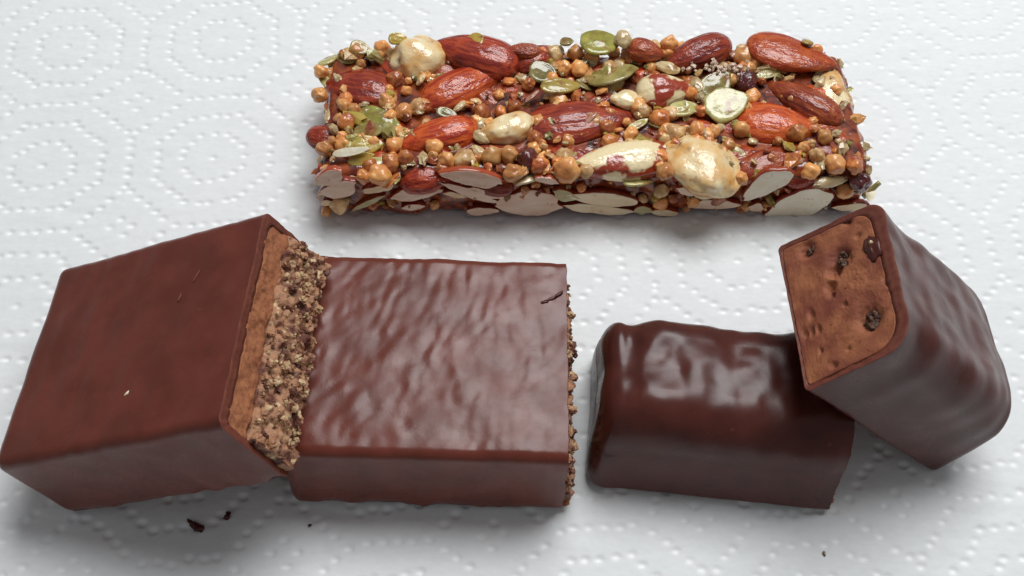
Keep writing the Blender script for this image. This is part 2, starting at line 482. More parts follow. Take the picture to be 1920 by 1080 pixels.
# ------- the two halves of the flat milk chocolate bar
W_A, H_A = 39.5, 17.3
prof_A = lambda ins: profile(W_A, H_A, 1.8, 0.4, 0.9, ins)

def ripple_A(amp, sx, sy, seed, side=0.25, skew=0.25):
    def fn(V, N):
        a, b, c = V.T
        wx = 1.6 * perlin(np.column_stack([a / 9, b / 9, np.full(len(a), seed)]))
        sk = skew * (1.3 - a / 45.0)
        P = np.column_stack([(a - sk * b + wx) / sx, (b + 0.4 * a) / sy, np.full(len(a), seed * 1.3)])
        r = 0.6 * (0.9 - 2.2 * np.abs(perlin(P * 0.8))) + 0.75 * perlin(P * 1.25 + 4)
        w = side + (1 - side) * np.clip(N[:, 2], 0, 1)
        foot = 0.5 * np.exp(-(c / 1.3) ** 2) * (0.6 + perlin(np.column_stack([a / 3.5, b / 3.5, np.full(len(a), seed + 2.0)]))) * (N[:, 2] > -0.8)
        wave = foot + 0.12 * perlin(np.column_stack([a / 5, b / 6, c / 5 + seed])) + 0.13 * perlin(np.column_stack([a / 11, b / 14, np.full(len(a), seed + 5.0)]))
        if seed > 3: wave = wave + 0.055 * np.sin(a * 2 * math.pi / 3.4 + 2.0 * perlin(np.column_stack([a / 12, b / 12, np.full(len(a), 1.0)]))) * w
        return amp * r * w + wave
    return fn

def crumb_face(amp, bulge, seed, cell=1.6, hmid=5.0, tall=9.0):
    def fn(V):
        _, b, c = V.T
        P = np.column_stack([b, c, np.full(len(b), seed)])
        w1 = worley(P / cell); w2 = worley(P / (cell * 0.5) + 7)
        d = amp * (0.75 - w1) * 1.3 + 0.45 * amp * (0.6 - w2) + 0.5 * perlin(P / 4.0)
        d += 0.7 * perlin(P / 7.0 + 2) + 0.45 * perlin(P / 2.6 + 2)
        d += bulge * np.clip(1 - ((c - hmid) / (tall * 0.62)) ** 2, 0, 1)
        return np.column_stack([d, 0.18 * perlin(P / 0.8), 0.18 * perlin(P / 0.8 + 9)])
    return fn

def biscuit_face(seed, amp=0.35, lean=0.0):
    def fn(V):
        _, b, c = V.T
        P = np.column_stack([b, c, np.full(len(b), seed)])
        d = amp * fbm(P / 2.6, 3, 0.6) - 0.45 * np.clip(0.35 - worley(P / 1.6), 0, 1) - 0.15
        return np.column_stack([d, 0 * b, 0 * b])
    return fn

def filled_end(parent, L, W, H, coat, seed, bulge):
    inner = profile(W, H, 1.2, 0.6, 0.9, coat)
    c_lo, c_hi = coat[2], H - coat[1]
    split = c_hi - 4.6
    layer_patch('biscuit_layer', parent, M['biscuit'], L, inner, split, c_hi, biscuit_face(seed), wob=0.9)
    layer_patch('crumb_filling', parent, M['crumb'], L, inner, c_lo, split - 0.05, crumb_face(1.25, bulge, seed, hmid=c_lo + 4, tall=split - c_lo), step=0.16, wob=0.9)
    rs = np.random.RandomState(int(seed * 10) + 3)
    spots = []
    face = crumb_face(1.25, bulge, seed, hmid=c_lo + 4, tall=split - c_lo)
    for k in range(430):
        b = rs.uniform(-W / 2 + 1.4, W / 2 - 1.4); c = rs.uniform(c_lo + 0.2, split - 0.1)
        r = 0.15 + 0.70 * rs.rand() ** 3
        e = face(np.array([[0.0, b, c]]))[0, 0]
        spots.append((L + e + rs.uniform(-0.3, 0.35), b, c, r, r * rs.uniform(0.7, 1.2), r * rs.uniform(0.6, 1.1), rs.uniform(0, 3)))
    for nm, mt, sp in (('tan_crumbs', 'crumb', spots[:190]), ('pale_crumbs', 'crumb_pale', spots[190:290]), ('brown_crumbs', 'crumb_brown', spots[290:])):
        tag(link(nm, lumps_mesh(nm, sp, M[mt], (10, 7), 0.7, False), parent), kind='stuff')
    return inner

def bar_A(label, Mx, L, seed, bulge, amp, sx, sy, skew):
    t = thing('chocolate_bar_half', label, 'chocolate bar', Mx, 'broken halves of the flat milk chocolate bar')
    coat = (1.1, 2.0, 0.7)
    inner = profile(W_A, H_A, 1.2, 0.6, 0.9, coat)
    coated_body('chocolate_coating', t, M['milk'], L, prof_A, ripple_A(amp, sx, sy, seed, skew=skew), inner, re=1.8, step=0.4, seed=seed, jag_amp=0.14)
    filled_end(t, L, W_A, H_A, coat, seed, bulge)
    return t

yaw = math.radians(0.7)
lying = bar_A('flat milk chocolate half with rippled shiny top, lying level on the towel',
              frame((-35.2, 86.2, 0), (math.cos(yaw), math.sin(yaw), 0), (-math.sin(yaw), math.cos(yaw), 0), (0, 0, 1)),
              44.6, 1.7, 0.3, 0.36, 2.3, 4.0, 0.40)
a, b, c = Vector((0.899, -0.006, 0.439)), Vector((0.01, 1.0, -0.009)), Vector((-0.438, 0.012, 0.899))
a.normalize(); b = (b - a * a.dot(b)).normalized(); c = a.cross(b)
o = Vector((-70.2, 62.9, -0.2)) + b * (39.5 / 2) - a * 1.0
leaning = bar_A('tilted dull chocolate half leaning on the other, broken crumbly end up',
                frame(o, a, b, c), 43.3, 4.2, 0.9, 0.14, 3.4, 12.0, 0.1)

# small scrapes and scraps on them
def scrap(name, parent, mat, pts, r=0.3, label=None, ctr=None):
    spots = [(p[0], p[1], p[2], r * p[3], r * p[4], r * 0.5, p[5]) for p in pts]
    ob = link(name, lumps_mesh(name, spots, mat, (10, 7), 0.5), parent)
    if label: ob['label'] = label
    return ob
scrap('chocolate_flake', lying, M['dark'], [(41.9, 10.6, H_A + 0.1, 3.6, 0.8, 0.5), (43.1, 11.4, H_A + 0.15, 2.6, 0.7, 0.7), (40.9, 9.9, H_A + 0.1, 1.8, 0.7, 0.2)], 0.38, 'curled dark chocolate flake')
scrap('white_speck', leaning, M['s_white'], [(24.6, -10.4, H_A + 0.02, 1.7, 0.9, 0.8)], 0.26)
scrap('scratch', leaning, M['lip'], [(36.5, 12.8, H_A - 0.0, 5.2, 0.5, 1.3), (32.5, 8.8, H_A - 0.0, 4.4, 0.5, 1.2), (30.2, 5.4, H_A + 0.0, 3.4, 0.7, 1.4)], 0.26)
scrap('biscuit_scrap', lying, M['biscuit'], [(45.0, -18.4, 0.9, 2.4, 2.0, 0.3), (45.3, -18.0, 1.6, 1.6, 1.4, 1.3)], 0.45)

# ------- the two halves of the glossy rounded bar
W_B, H_B = 27.2, 18.2


def wavy_B(seed, ribs):
    def fn(V, N):
        a, b, c = V.T
        s = np.full(len(a), seed)
        if ribs: a = a * 0.72
        up = np.clip(c / H_B, 0, 1)
        r = 0.55 * perlin(np.column_stack([a / 6.0, b / 9.0, s])) + 0.5 * perlin(np.column_stack([a / 11.0, b / 15.0, s + 3]))
        r += 0.20 * perlin(np.column_stack([a / 3.0, b / 3.6, s + 8]))
        r += 0.25 * perlin(np.column_stack([a / 9.0, c / 7.0, s + 5]))
        if ribs:
            r *= 0.85
            r += 0.10 * np.sin(a * 2 * math.pi / 7.5 + 0.5 * perlin(np.column_stack([b / 6, s, s]))) * np.clip(b / 8 * ribs, 0.15, 1)
        else:
            r += 1.1 * np.exp(-((a - 5.0) / 3.2) ** 2 - ((b - 6) / 9.0) ** 2) + 0.5 * np.exp(-((a - 24.0) / 4.0) ** 2 - ((b - 8) / 6.0) ** 2)
            r *= 1.25
        return r * (0.25 + 0.75 * up)
    return fn

def bar_B(label, Mx, L, seed, ribs, coat, re, taper=None):
    t = thing('rounded_bar_half', label, 'chocolate bar', Mx, 'broken halves of the rounded dark bar')
    rf, rk = (5.8, 2.8) if ribs else (5.2, 7.6)
    prof_B = lambda ins: profile(W_B, H_B, rf, 0.9, 0.6, ins, rtn=rk) if ribs else profile(W_B, H_B, rf, 0.9, 2.1, ins, rtn=rk)
    inner = profile(W_B, H_B, rf - 0.8, 0.6, 0.6 if ribs else 2.1, coat, rtn=rk - 0.4)
    coated_body('chocolate_coating', t, M['dark'], L, prof_B, wavy_B(seed, ribs), inner, re=re, step=0.45, seed=seed, jag_amp=0.12, keep=0.15, taper=taper)
    # fudge face: loops of the inner profile shrinking to the middle
    n = len(inner); ctr = inner.mean(0); rows = []
    for s in np.concatenate([[1.0], np.linspace(0.995, 0.01, 64)]):
        p = ctr + (inner - ctr) * s
        rows.append(np.column_stack([np.full(n, L - 0.02), p]))
    V = np.concatenate(rows)
    P = np.column_stack([V[:, 1], V[:, 2], np.full(len(V), seed)])
    d = 0.14 * fbm(P / 3.0, 4, 0.6) - 0.4 * np.clip(0.24 - worley(P / 1.1), 0, 1) + 0.04 * perlin(P / 0.5)
    for hb, hc, hr, hd in HOLES:
        q = ((V[:, 1] - hb) ** 2 + (V[:, 2] - hc) ** 2) / hr ** 2
        d -= hd * np.exp(-q ** 1.6) * (1 + 0.5 * perlin(P / 0.7))
    V[:, 0] += d
    V[:n, 0] = L - 4
    link('fudge_centre', mesh_from('fudge_centre', V, grid_faces(len(rows), n, wrap=True, flip=True), M['fudge']), t)
    return t

HOLES = []
yb = math.radians(-3.7)
def round_left(V):
    # the moulded left end slopes back a little and its bottom flares
    V = V.copy(); a = V[:, 0]
    k = np.clip(1 - a / 7.0, 0, 1)
    V[:, 2] *= 1 - 0.05 * k * (V[:, 2] > 9)
    V[:, 0] += 1.6 * k * np.clip(V[:, 2] / H_B, 0, 1) ** 2
    return V
def round_far(V):
    V = V.copy(); k = np.clip(1 - V[:, 0] / 9.0, 0, 1)
    V[:, 0] += 3.4 * k * np.clip(V[:, 2] / H_B, 0, 1) ** 2 + 1.0 * k * np.clip(-V[:, 1] / 13, 0, 1) - 2.6 * k * np.clip(V[:, 1] / 13, 0, 1) * np.clip(1 - V[:, 2] / H_B, 0, 1)
    return V
rounded_lying = bar_B('glossy dark rounded half lying flat, its uncut wavy end facing left',
                      frame((14.4, 71.2 + W_B / 2, 0.0), (math.cos(yb), math.sin(yb), 0), (-math.sin(yb), math.cos(yb), 0), (0, 0, 1)),
                      40.4, 2.6, 0, (1.1, 2.2, 0.8), 3.4, round_left)
a, b, c = Vector((0.718, 0.004, -0.696)), Vector((-0.039, 0.999, -0.035)), Vector((0.695, 0.052, 0.717))
a.normalize(); b = (b - a * a.dot(b)).normalized(); c = a.cross(b)
o = Vector((44.4, 76.2, 27.1)) + a * 39.4 + b * 13.6
# (b, c) of the pits in the cut face
HOLES = [(-6.1, 9.9, 1.7, 1.1), (-4.4, 8.4, 1.1, 1.2), (-2.1, 7.3, 0.9, 1.2), (-0.6, 7.2, 0.6, 0.7), (6.2, 12.1, 1.9, 1.2), (-10.6, 4.8, 1.5, 0.8),
         (1.2, 16.3, 0.8, 0.9), (4.0, 1.6, 0.6, 0.9), (4.1, 2.8, 0.5, 0.9), (4.2, 4.0, 0.45, 0.7), (1.3, 3.4, 0.6, 0.7), (-11.9, 12.4, 0.7, 0.6), (11.1, 5.2, 0.6, 0.6),
         (2.0, 9.0, 0.4, 0.4), (9.5, 8.0, 0.4, 0.4), (-8.6, 13.4, 0.5, 0.5), (8.0, 3.6, 0.4, 0.5), (-5.4, 15.9, 1.6, 0.5)]
rounded_leaning = bar_B('rounded dark half propped up on its twin, brown cut face showing',
                        frame(o, -a, -b, c), 39.4, 6.1, 1, (0.9, 2.2, 0.5), 3.0, round_far)

def inclusion(name, mat, b, c, rb, rc, seed, lab, proud=0.0, n=(14, 10), k=7):
    rs = np.random.RandomState(seed); sp = []
    for q in range(k):
        an = rs.uniform(0, 6.28); rr = math.sqrt(rs.rand()) * 0.75
        r = rs.uniform(0.28, 0.5) * min(rb, rc)
        sp.append((39.4 - 0.95 + proud + rs.uniform(-0.3, 0.25), b + rb * rr * math.cos(an), c + rc * rr * math.sin(an), r * 0.8, r, r * rs.uniform(0.7, 1.3), 0))
    ob = link(name, lumps_mesh(name, sp, mat, n, 0.6), rounded_leaning); ob['label'] = lab
inclusion('cookie_piece', M['inclusion'], 6.2, 12.1, 1.9, 1.6, 3, 'dark crumbly cookie piece', k=14)
inclusion('cookie_piece', M['inclusion'], -6.1, 9.9, 1.7, 1.2, 4, 'dark cookie piece near the middle', k=10)
inclusion('cookie_piece', M['inclusion'], -10.6, 4.8, 1.6, 1.2, 5, 'cookie piece near the corner', k=9)
inclusion('cookie_piece', M['lip'], -2.1, 7.3, 0.8, 0.8, 6, 'small reddish crumb', -0.5, k=4)
chipV, chipF = lump(9, (20, 14), 0.35)
chip = link('chocolate_chip', mesh_from('chocolate_chip', chipV * (0.7, 2.5, 1.35) + (39.2, -5.2, 15.2), chipF, M['dark']), rounded_leaning)
chip['label'] = 'large dark chocolate chip near the rounded edge'
bit = link('sugar_grain', mesh_from('sugar_grain', lump(3, (10, 8))[0] * 0.33 + (39.9, -5.9, 15.4), lump(3, (10, 8))[1], M['s_ivory']), rounded_leaning)
scrap('fudge_scrap', rounded_lying, M['biscuit'], [(40.1, -12.9, 0.8, 1.8, 1.5, 0.3), (40.7, -12.3, 1.6, 1.0, 1.2, 1.3)], 0.45)

# ------------------------------------------------------------------ the nut bar
NY = math.radians(3.4)
nut = thing('nut_bar', 'whole glossy nut bar of almonds, seeds and puffed crisps, behind the chocolate', 'nut bar',
            frame((14.5, 146.0, 0), (math.cos(NY), math.sin(NY), 0), (-math.sin(NY), math.cos(NY), 0), (0, 0, 1)))
NUTS = [
    ('almond', 'dark', -45.89, 6.78, 10.2, 13.1, 11.34, -0.25), ('almond', 'dark', -38.78, 11.64, 9.2, 14.81, 7.2, -0.85), ('pale_nut', 'pale', -34.61, 13.6, 12.27, 9.69, 8.55, 0.52),
    ('almond', 'dark', -22.6, 13.6, 12.81, 16.01, 9.96, -0.36), ('almond', 'red', -25.54, 6.49, 11.2, 17.66, 9.29, 0.59), ('almond', 'red', -16.04, 6.31, 9.6, 5.94, 5.39, -0.25),
    ('almond', 'brown', -13.27, 13.6, 14.0, 6.46, 4.04, -0.05), ('almond', 'dark', -10.3, 13.6, 11.58, 9.52, 6.78, 0.54), ('almond', 'dark', -3.18, -2.57, 10.6, 19.19, 12.33, 0.14),
    ('almond', 'red', -30.33, -6.73, 11.0, 14.65, 8.25, 0.27), ('almond', 'dark', -51.72, -5.74, 9.6, 8.37, 5.56, -0.34), ('almond', 'dark', -32.47, -14.96, 8.8, 9.76, 6.56, 0.13),
    ('half_peeled_almond', 'mix', 5.06, -12.74, 10.8, 17.54, 9.16, 0.19), ('pale_nut', 'pale', 20.23, -13.81, 10.4, 14.73, 11.67, -0.64), ('almond', 'orange', 35.81, -3.72, 10.8, 14.38, 10.89, -0.18),
    ('almond', 'brown', 42.63, 1.93, 11.0, 15.64, 8.0, -0.73), ('almond', 'orange', 41.25, 13.6, 13.13, 16.4, 10.52, -0.31), ('pale_nut', 'pale', 48.94, 5.91, 9.4, 11.02, 6.79, -1.44),
    ('almond', 'dark', 22.54, 13.6, 13.21, 13.37, 7.84, 0.42), ('almond', 'brown', 11.37, 13.6, 14.0, 6.88, 5.59, -0.28), ('half_peeled_almond', 'mix2', 14.41, 4.64, 11.6, 10.15, 8.18, 0.17),
    ('pale_nut', 'pale', 6.79, 1.61, 12.4, 5.48, 3.45, -0.01), ('almond', 'brown', 34.62, -12.24, 9.8, 16.77, 7.05, 0.39), ('almond', 'brown', 48.62, -8.82, 9.8, 8.75, 4.46, -1.55),
    ('pale_nut', 'pale', -16.58, -5.59, 12.2, 9.87, 5.18, 0.33), ('cranberry', 'berry', -13.37, -13.36, 12.0, 3.43, 4.4, -0.08), ('cranberry', 'berry', 31.32, 6.65, 12.0, 3.94, 4.26, 0.38),
    ('cranberry', 'berry', 50.78, -16.78, 9.0, 3.86, 3.41, 0.27), ('almond', 'dark', 5.91, 2.11, 8.6, 13.07, 6.34, -0.85), ('almond', 'dark', 41.44, -13.85, 8.6, 9.84, 5.58, 0.41),
    ('almond', 'dark', -20.34, -15.46, 7.6, 8.37, 5.3, -0.25), ('almond', 'brown', -43.23, -13.42, 8.0, 9.57, 4.77, -0.26),
]
SEEDS = [
    ('green', 2.36, 15.2, 15.24, 8.01, 7.33, 0.11), ('olive', 4.29, 8.46, 13.0, 10.85, 7.0, 0.13), ('olive', -9.58, 8.58, 13.4, 5.89, 4.73, -0.11),
    ('yellow', -6.13, 4.32, 14.0, 8.77, 3.67, 0.23), ('palegreen', 26.26, -0.35, 13.6, 9.17, 7.25, 0.41), ('olive', 25.1, 5.57, 13.0, 7.92, 5.47, 0.63),
    ('palegreen', 18.06, -0.5, 12.6, 6.13, 3.82, 0.23), ('green', -41.67, -3.03, 12.6, 9.18, 4.61, -0.51), ('olive', -43.45, -5.6, 12.4, 7.29, 3.28, 0.14),
    ('yellow', -44.42, -9.64, 12.4, 7.37, 4.28, 0.21), ('olive', -28.68, -2.13, 13.4, 4.16, 2.47, -0.24), ('yellow', -44.82, -12.47, 12.0, 5.18, 2.36, 0.3),
    ('palegreen', 8.65, -4.45, 12.4, 5.29, 1.71, 0.61), ('palegreen', -5.81, -11.2, 12.0, 4.7, 3.17, -0.36), ('ivory', 44.32, -17.47, 10.0, 7.58, 2.06, 0.31),
    ('palegreen', 7.83, -16.43, 9.6, 6.25, 3.28, 0.24), ('palegreen', 4.19, -15.49, 10.4, 3.35, 2.63, -0.09), ('palegreen', 36.24, 8.5, 12.8, 5.64, 1.83, 0.26),
    ('ivory', 15.78, 9.89, 13.0, 5.0, 2.83, -0.44), ('ivory', -51.82, -0.05, 10.5, 4.89, 1.53, 1.36), ('palegreen', -48.56, 15.38, 11.6, 5.4, 4.53, 0.34),
    ('palegreen', -52.9, 14.65, 11.0, 4.95, 3.08, 0.74), ('yellow', -46.28, 15.2, 13.82, 4.39, 3.28, -0.29), ('yellow', -38.53, 15.2, 16.46, 3.89, 2.33, 0.2),
    ('palegreen', -53.06, 8.93, 10.6, 4.64, 2.44, -1.1), ('white', -46.64, -11.9, 13.2, 6.81, 1.85, 0.11), ('palegreen', -38.03, -15.71, 10.5, 4.22, 1.44, -1.75),
    ('palegreen', -41.97, -13.41, 12.0, 3.86, 2.62, 0.2), ('ivory', -22.13, -7.44, 12.0, 4.06, 2.46, -0.49), ('ivory', -21.77, -4.01, 12.0, 3.4, 1.74, 0.94),
    ('ivory', -22.62, -10.93, 12.0, 3.28, 2.11, -0.83), ('ivory', -12.98, -16.63, 10.4, 6.05, 1.84, 0.48), ('palegreen', 27.01, -11.12, 12.0, 4.26, 1.77, -0.5),
    ('ivory', 20.92, 5.88, 12.4, 4.89, 2.6, -1.29), ('ivory', 6.85, 15.2, 15.8, 3.6, 3.74, 0.08), ('white', 53.54, -17.36, 6.0, 4.51, 1.91, -1.94),
    ('rose', 29.7, 14.43, 12.2, 3.27, 1.77, 1.92), ('rose', -0.84, -4.05, 13.4, 3.28, 1.43, 0.74), ('ivory', 0.73, 12.78, 12.0, 2.94, 1.91, -0.81),
    ('ivory', 6.03, 11.44, 12.4, 3.34, 2.1, -0.95), ('olive', 9.12, 13.5, 12.6, 3.49, 1.66, 2.08), ('olive', -1.32, 6.39, 12.0, 3.87, 2.48, -0.66),
    ('ivory', 21.46, 13.54, 12.8, 3.09, 1.66, -0.91), ('ivory', 24.45, 12.91, 12.8, 2.64, 1.63, 0.47), ('ivory', 19.46, 12.33, 12.8, 3.54, 1.6, 0.53),
    ('yellow', 44.81, 15.2, 15.08, 2.45, 2.55, -0.39), ('yellow', -23.0, 15.2, 15.62, 3.95, 4.02, -0.78), ('palegreen', 25.28, -8.56, 12.4, 2.07, 1.94, -0.27),
    ('olive', 11.8, -4.62, 12.4, 2.64, 1.38, 2.7), ('ivory', 30.47, -8.75, 11.8, 2.15, 1.75, 0.38), ('ivory', -26.16, 0.07, 12.6, 3.28, 1.69, 0.88),
    ('rose', -11.9, 2.54, 12.6, 3.74, 1.24, 0.75), ('olive', -4.47, 15.2, 15.41, 2.9, 2.49, -0.22), ('rose', 38.35, -13.41, 11.2, 3.33, 1.89, 0.23),
    ('ivory', 51.66, -4.39, 9.5, 2.0, 1.36, 0.13), ('ivory', 52.19, -7.23, 7.5, 2.79, 1.37, -1.47),
]
CRISPS = [
    (-53.73, 3.55, 12.2, 1.8), (-54.09, 9.94, 12.2, 1.46), (-46.6, -0.74, 12.2, 1.57),
    (-47.88, -3.64, 12.2, 1.8), (-39.23, 7.81, 12.2, 1.69), (-37.16, -1.22, 12.2, 1.91),
    (-34.5, 0.17, 12.2, 1.69), (-41.95, 15.6, 13.13, 1.69), (-6.86, 14.22, 12.2, 2.13),
    (-2.46, 14.96, 12.2, 1.69), (-5.21, 10.44, 12.2, 1.69), (-2.19, 10.43, 12.2, 1.8),
    (-21.9, -1.04, 12.2, 1.69), (-15.51, 0.05, 12.2, 1.57), (-12.47, 6.2, 12.2, 1.35),
    (-18.25, -1.06, 12.2, 1.24), (16.46, 15.6, 14.07, 1.69), (13.5, 15.6, 13.35, 1.46),
    (10.7, 14.14, 12.2, 1.8), (16.1, 14.42, 12.2, 1.91), (7.86, 14.15, 12.2, 1.24),
    (12.53, 10.51, 12.2, 1.35), (8.85, -0.11, 12.2, 1.69), (12.86, -3.09, 12.2, 2.02),
    (21.38, -1.18, 12.2, 1.24), (31.82, 13.74, 12.2, 2.02), (28.7, 9.53, 12.2, 1.69),
    (32.53, 10.41, 12.2, 1.46), (37.21, 10.99, 12.2, 1.91), (44.76, 13.38, 12.2, 1.8),
    (-51.92, -10.37, 12.2, 1.57), (-38.64, -9.54, 12.2, 1.8), (-39.19, -13.9, 12.2, 1.8),
    (-36.62, -12.87, 12.2, 1.69), (-41.1, -17.0, 12.25, 2.02), (-44.2, -17.0, 11.97, 1.46),
    (-28.67, -13.59, 12.2, 1.91), (-25.45, -13.36, 12.2, 2.02), (-20.1, -12.48, 12.2, 2.02),
    (-16.76, -12.11, 12.2, 1.69), (-16.27, -16.69, 12.2, 1.91), (-10.99, -14.92, 12.2, 1.69),
    (-5.91, -15.87, 12.2, 2.47), (-11.74, -8.14, 12.2, 1.57), (2.34, -5.37, 12.2, 1.69),
    (12.44, -17.0, 12.62, 1.8), (15.48, -6.84, 12.2, 1.91), (19.85, -5.91, 12.2, 1.8),
    (23.22, -6.49, 12.2, 1.46), (28.71, -5.97, 12.2, 1.8), (44.53, -8.15, 12.2, 1.57),
    (45.15, -15.13, 12.2, 2.02), (48.91, -15.29, 12.2, 1.69), (39.15, -7.29, 12.2, 2.13),
    (40.26, -16.66, 12.2, 1.69), (42.29, -12.85, 12.2, 1.57), (27.12, -17.0, 10.56, 1.57),
    (-10.08, -10.17, 12.2, 0.79), (-33.87, 10.29, 12.2, 0.79), (-36.36, 7.35, 12.2, 0.79),
    (-31.49, 8.5, 12.2, 0.56), (-7.72, -13.9, 12.2, 1.01), (17.62, -9.85, 12.2, 1.01),
    (21.84, -9.07, 12.2, 1.01), (4.12, -14.0, 12.2, 0.79), (6.4, -4.02, 12.2, 0.9),
    (-2.31, -16.29, 12.2, 1.35), (-48.79, -7.18, 12.2, 1.01), (-50.53, -8.52, 12.2, 1.01),
    (-42.63, -8.58, 12.2, 1.12), (-31.2, -12.13, 12.2, 1.01), (35.29, -9.17, 12.2, 1.01),
    (34.67, 6.68, 12.2, 0.9), (12.73, -7.37, 12.2, 0.9), (-26.36, -16.34, 12.2, 1.01),
    (-49.51, -16.7, 3.74, 2.13), (12.93, -16.7, 2.79, 1.57), (12.6, -16.7, 6.64, 1.46),
    (48.48, -16.7, 6.38, 1.69), (-52.45, -16.7, 0.74, 1.01), (19.32, -16.7, 3.56, 1.46),
    (23.94, -16.7, 4.18, 1.57), (15.23, -16.7, 4.28, 1.01), (30.22, -16.7, 1.73, 1.12),
    (-43.11, -16.7, 2.99, 1.12), (-31.22, -16.7, 2.84, 1.01), (9.27, -16.7, 4.35, 0.9),
    (18.34, -16.7, -0.19, 0.9), (32.87, -16.7, -0.73, 0.9), (-13.7, -16.7, 7.27, 0.9),
    (-2.97, -16.7, 7.8, 1.01),
]
SLICES = [
    ('blush', -50.68, -17.3, 12.08, 6.25, 3.45, 0.57), ('blush', -49.32, -17.3, 8.9, 7.82, 4.0, 0.46), ('ivory', -41.61, -17.3, 8.98, 6.75, 1.84, 0.28),
    ('palegreen', -43.95, -17.3, 4.5, 8.9, 1.13, 0.61), ('blush', -34.53, -17.3, 7.04, 9.56, 3.32, 0.25), ('blush', -35.4, -17.3, 2.99, 4.72, 1.5, 0.13),
    ('blush', -23.84, -17.3, 11.48, 11.76, 3.71, -0.25), ('blush', -24.2, -17.3, 7.45, 12.37, 2.27, -0.51), ('blush', -21.25, -17.3, 7.28, 7.38, 2.0, -0.42),
    ('ivory', -27.08, -17.3, 6.79, 4.22, 1.28, -0.29), ('blush', -21.94, -17.3, 1.55, 6.79, 2.22, 0.06), ('blush', -12.81, -17.3, 3.38, 12.36, 7.07, -0.01),
    ('blush', -9.84, -17.3, 10.78, 4.74, 1.69, -0.25), ('cream', 1.16, -17.3, 5.21, 14.03, 3.58, -0.15), ('cream', 0.91, -17.3, 2.18, 14.0, 2.5, -0.16),
    ('cream', 14.21, -17.3, 0.73, 5.71, 1.67, -0.16), ('cream', 22.45, -17.3, 6.78, 7.42, 3.65, 0.03), ('blush', 23.25, -17.3, 2.93, 9.91, 2.71, -0.01),
    ('cut', 32.86, -17.3, 9.03, 11.27, 5.63, 0.83), ('cut', 40.18, -17.3, 2.85, 13.39, 7.86, 0.43), ('cream', 50.6, -17.3, 2.24, 7.09, 1.93, 0.08),
    ('palegreen', -5.88, -17.3, 6.53, 5.34, 2.57, -0.42), ('palegreen', 9.66, -17.3, 1.57, 3.44, 2.36, -0.11), ('blush', 17.12, -17.3, 7.16, 4.18, 1.88, -0.59),
    ('blush', 31.67, -17.3, 1.97, 3.28, 2.33, -0.12), ('ivory', -51.94, -17.3, 4.54, 2.56, 1.71, 0.53),
]

def build_syrup():
    L, W, H = 105.4, 32.8, 11.3
    pr = lambda ins: profile(W, H, 2.2, 0.8, 0.4, ins, n=(40, 24, 10, 90))
    V, F, ends, n, nr = sweep(L, pr, 0.5, 2.0, (True, True))
    V[:, 0] -= 52.6
    items = np.array([[q[2], q[3], q[5] / 2, q[6] / 2, q[7]] for q in NUTS if q[4] > 9] + [[q[0], q[1], q[3], q[3], 0] for q in CRISPS])
    def fn(V, N):
        P = V / 1.0
        d = 0.45 * (0.6 - worley(P / 3.4)) * 2 + 0.5 * perlin(P / 5.0) + 0.12 * perlin(P / 1.6)
        up = np.clip(N[:, 2], 0, 1)
        lift = np.zeros(len(V))
        for x, y, rx, ry, an in items:
            sel = np.where((np.abs(V[:, 0] - x) < rx * 1.7 + 1) & (np.abs(V[:, 1] - y) < rx * 1.7 + 1) & (up > 0.3))[0]
            if len(sel) == 0: continue
            c, s = math.cos(an), math.sin(an)
            dx = V[sel, 0] - x; dy = V[sel, 1] - y
            u = (c * dx + s * dy) / rx; v = (-s * dx + c * dy) / ry
            q = np.sqrt(u * u + v * v)
            lift[sel] = np.maximum(lift[sel], 1.6 * np.exp(-((q - 0.85) / 0.25) ** 2))
        d += lift * up
        d = np.where(N[:, 2] < -0.5, 0.12 * d, d)
        return d
    V = displace(V, F, fn)
    V[:, 2] = np.maximum(V[:, 2], 0.02)
    link('syrup', mesh_from('syrup', V, F + ends, M['syrup']), nut)
build_syrup()

def almond_mesh(seed, plump=1.0, wrinkle=1.7):
    nu, nv = 52, 40
    V, F = sphere_grid(nu, nv)
    x, y, z = V.T
    t = (x + 1) / 2
    w = np.power(np.clip(1 - x * x, 0, 1), 0.0) * (1 - 0.30 * t - 0.10 * t * t)     # narrower towards the tip
    y2 = y * w; z2 = z * w
    ang = np.arctan2(z, y)
    P = np.column_stack([x * 1.1 + seed * 7, np.cos(ang) * 4.2, np.sin(ang) * 4.2])
    r = 1 + 0.04 * wrinkle * perlin(P) + 0.016 * wrinkle * perlin(P * 2.1) + 0.05 * plump * perlin(V * 1.2 + seed * 5)
    x2 = np.where(x > 0, x * (1 + 0.08 * np.clip(x, 0, 1) ** 6), x)
    V = np.column_stack([x2, y2 * r, z2 * r]) * 0.5
    return mesh_from('almond', V, F, M['n_red'], scale=1.0)
def lobed_mesh(seed):
    V, F = sphere_grid(48, 36)
    V = V * (1 + 0.22 * perlin(V * 1.1 + seed * 3.1) + 0.07 * perlin(V * 2.6 + seed))[:, None] * 0.5
    return mesh_from('pale_nut', V, F, M['n_pale'], scale=1.0)
ALM = [almond_mesh(k, 1.0 + 0.5 * (k % 3), 1.7) for k in range(6)]
LOB = [lobed_mesh(k) for k in range(5)]

def remat(me, mat, cache={}):
    key = (me.name, mat.name)
    if key not in cache:
        c = me.copy(); c.materials.clear(); c.materials.append(mat); cache[key] = c
    return cache[key]

def put(name, me, x, y, z, L, W, T, an, rx=0.0, ry=0.0):
    m = Matrix.Translation((x * MM, y * MM, z * MM)) @ Matrix.Rotation(an, 4, 'Z') @ Matrix.Rotation(ry, 4, 'Y') @ Matrix.Rotation(rx, 4, 'X') @ Matrix.Diagonal((L * MM, W * MM, T * MM, 1))
    return link(name, me, nut, m)

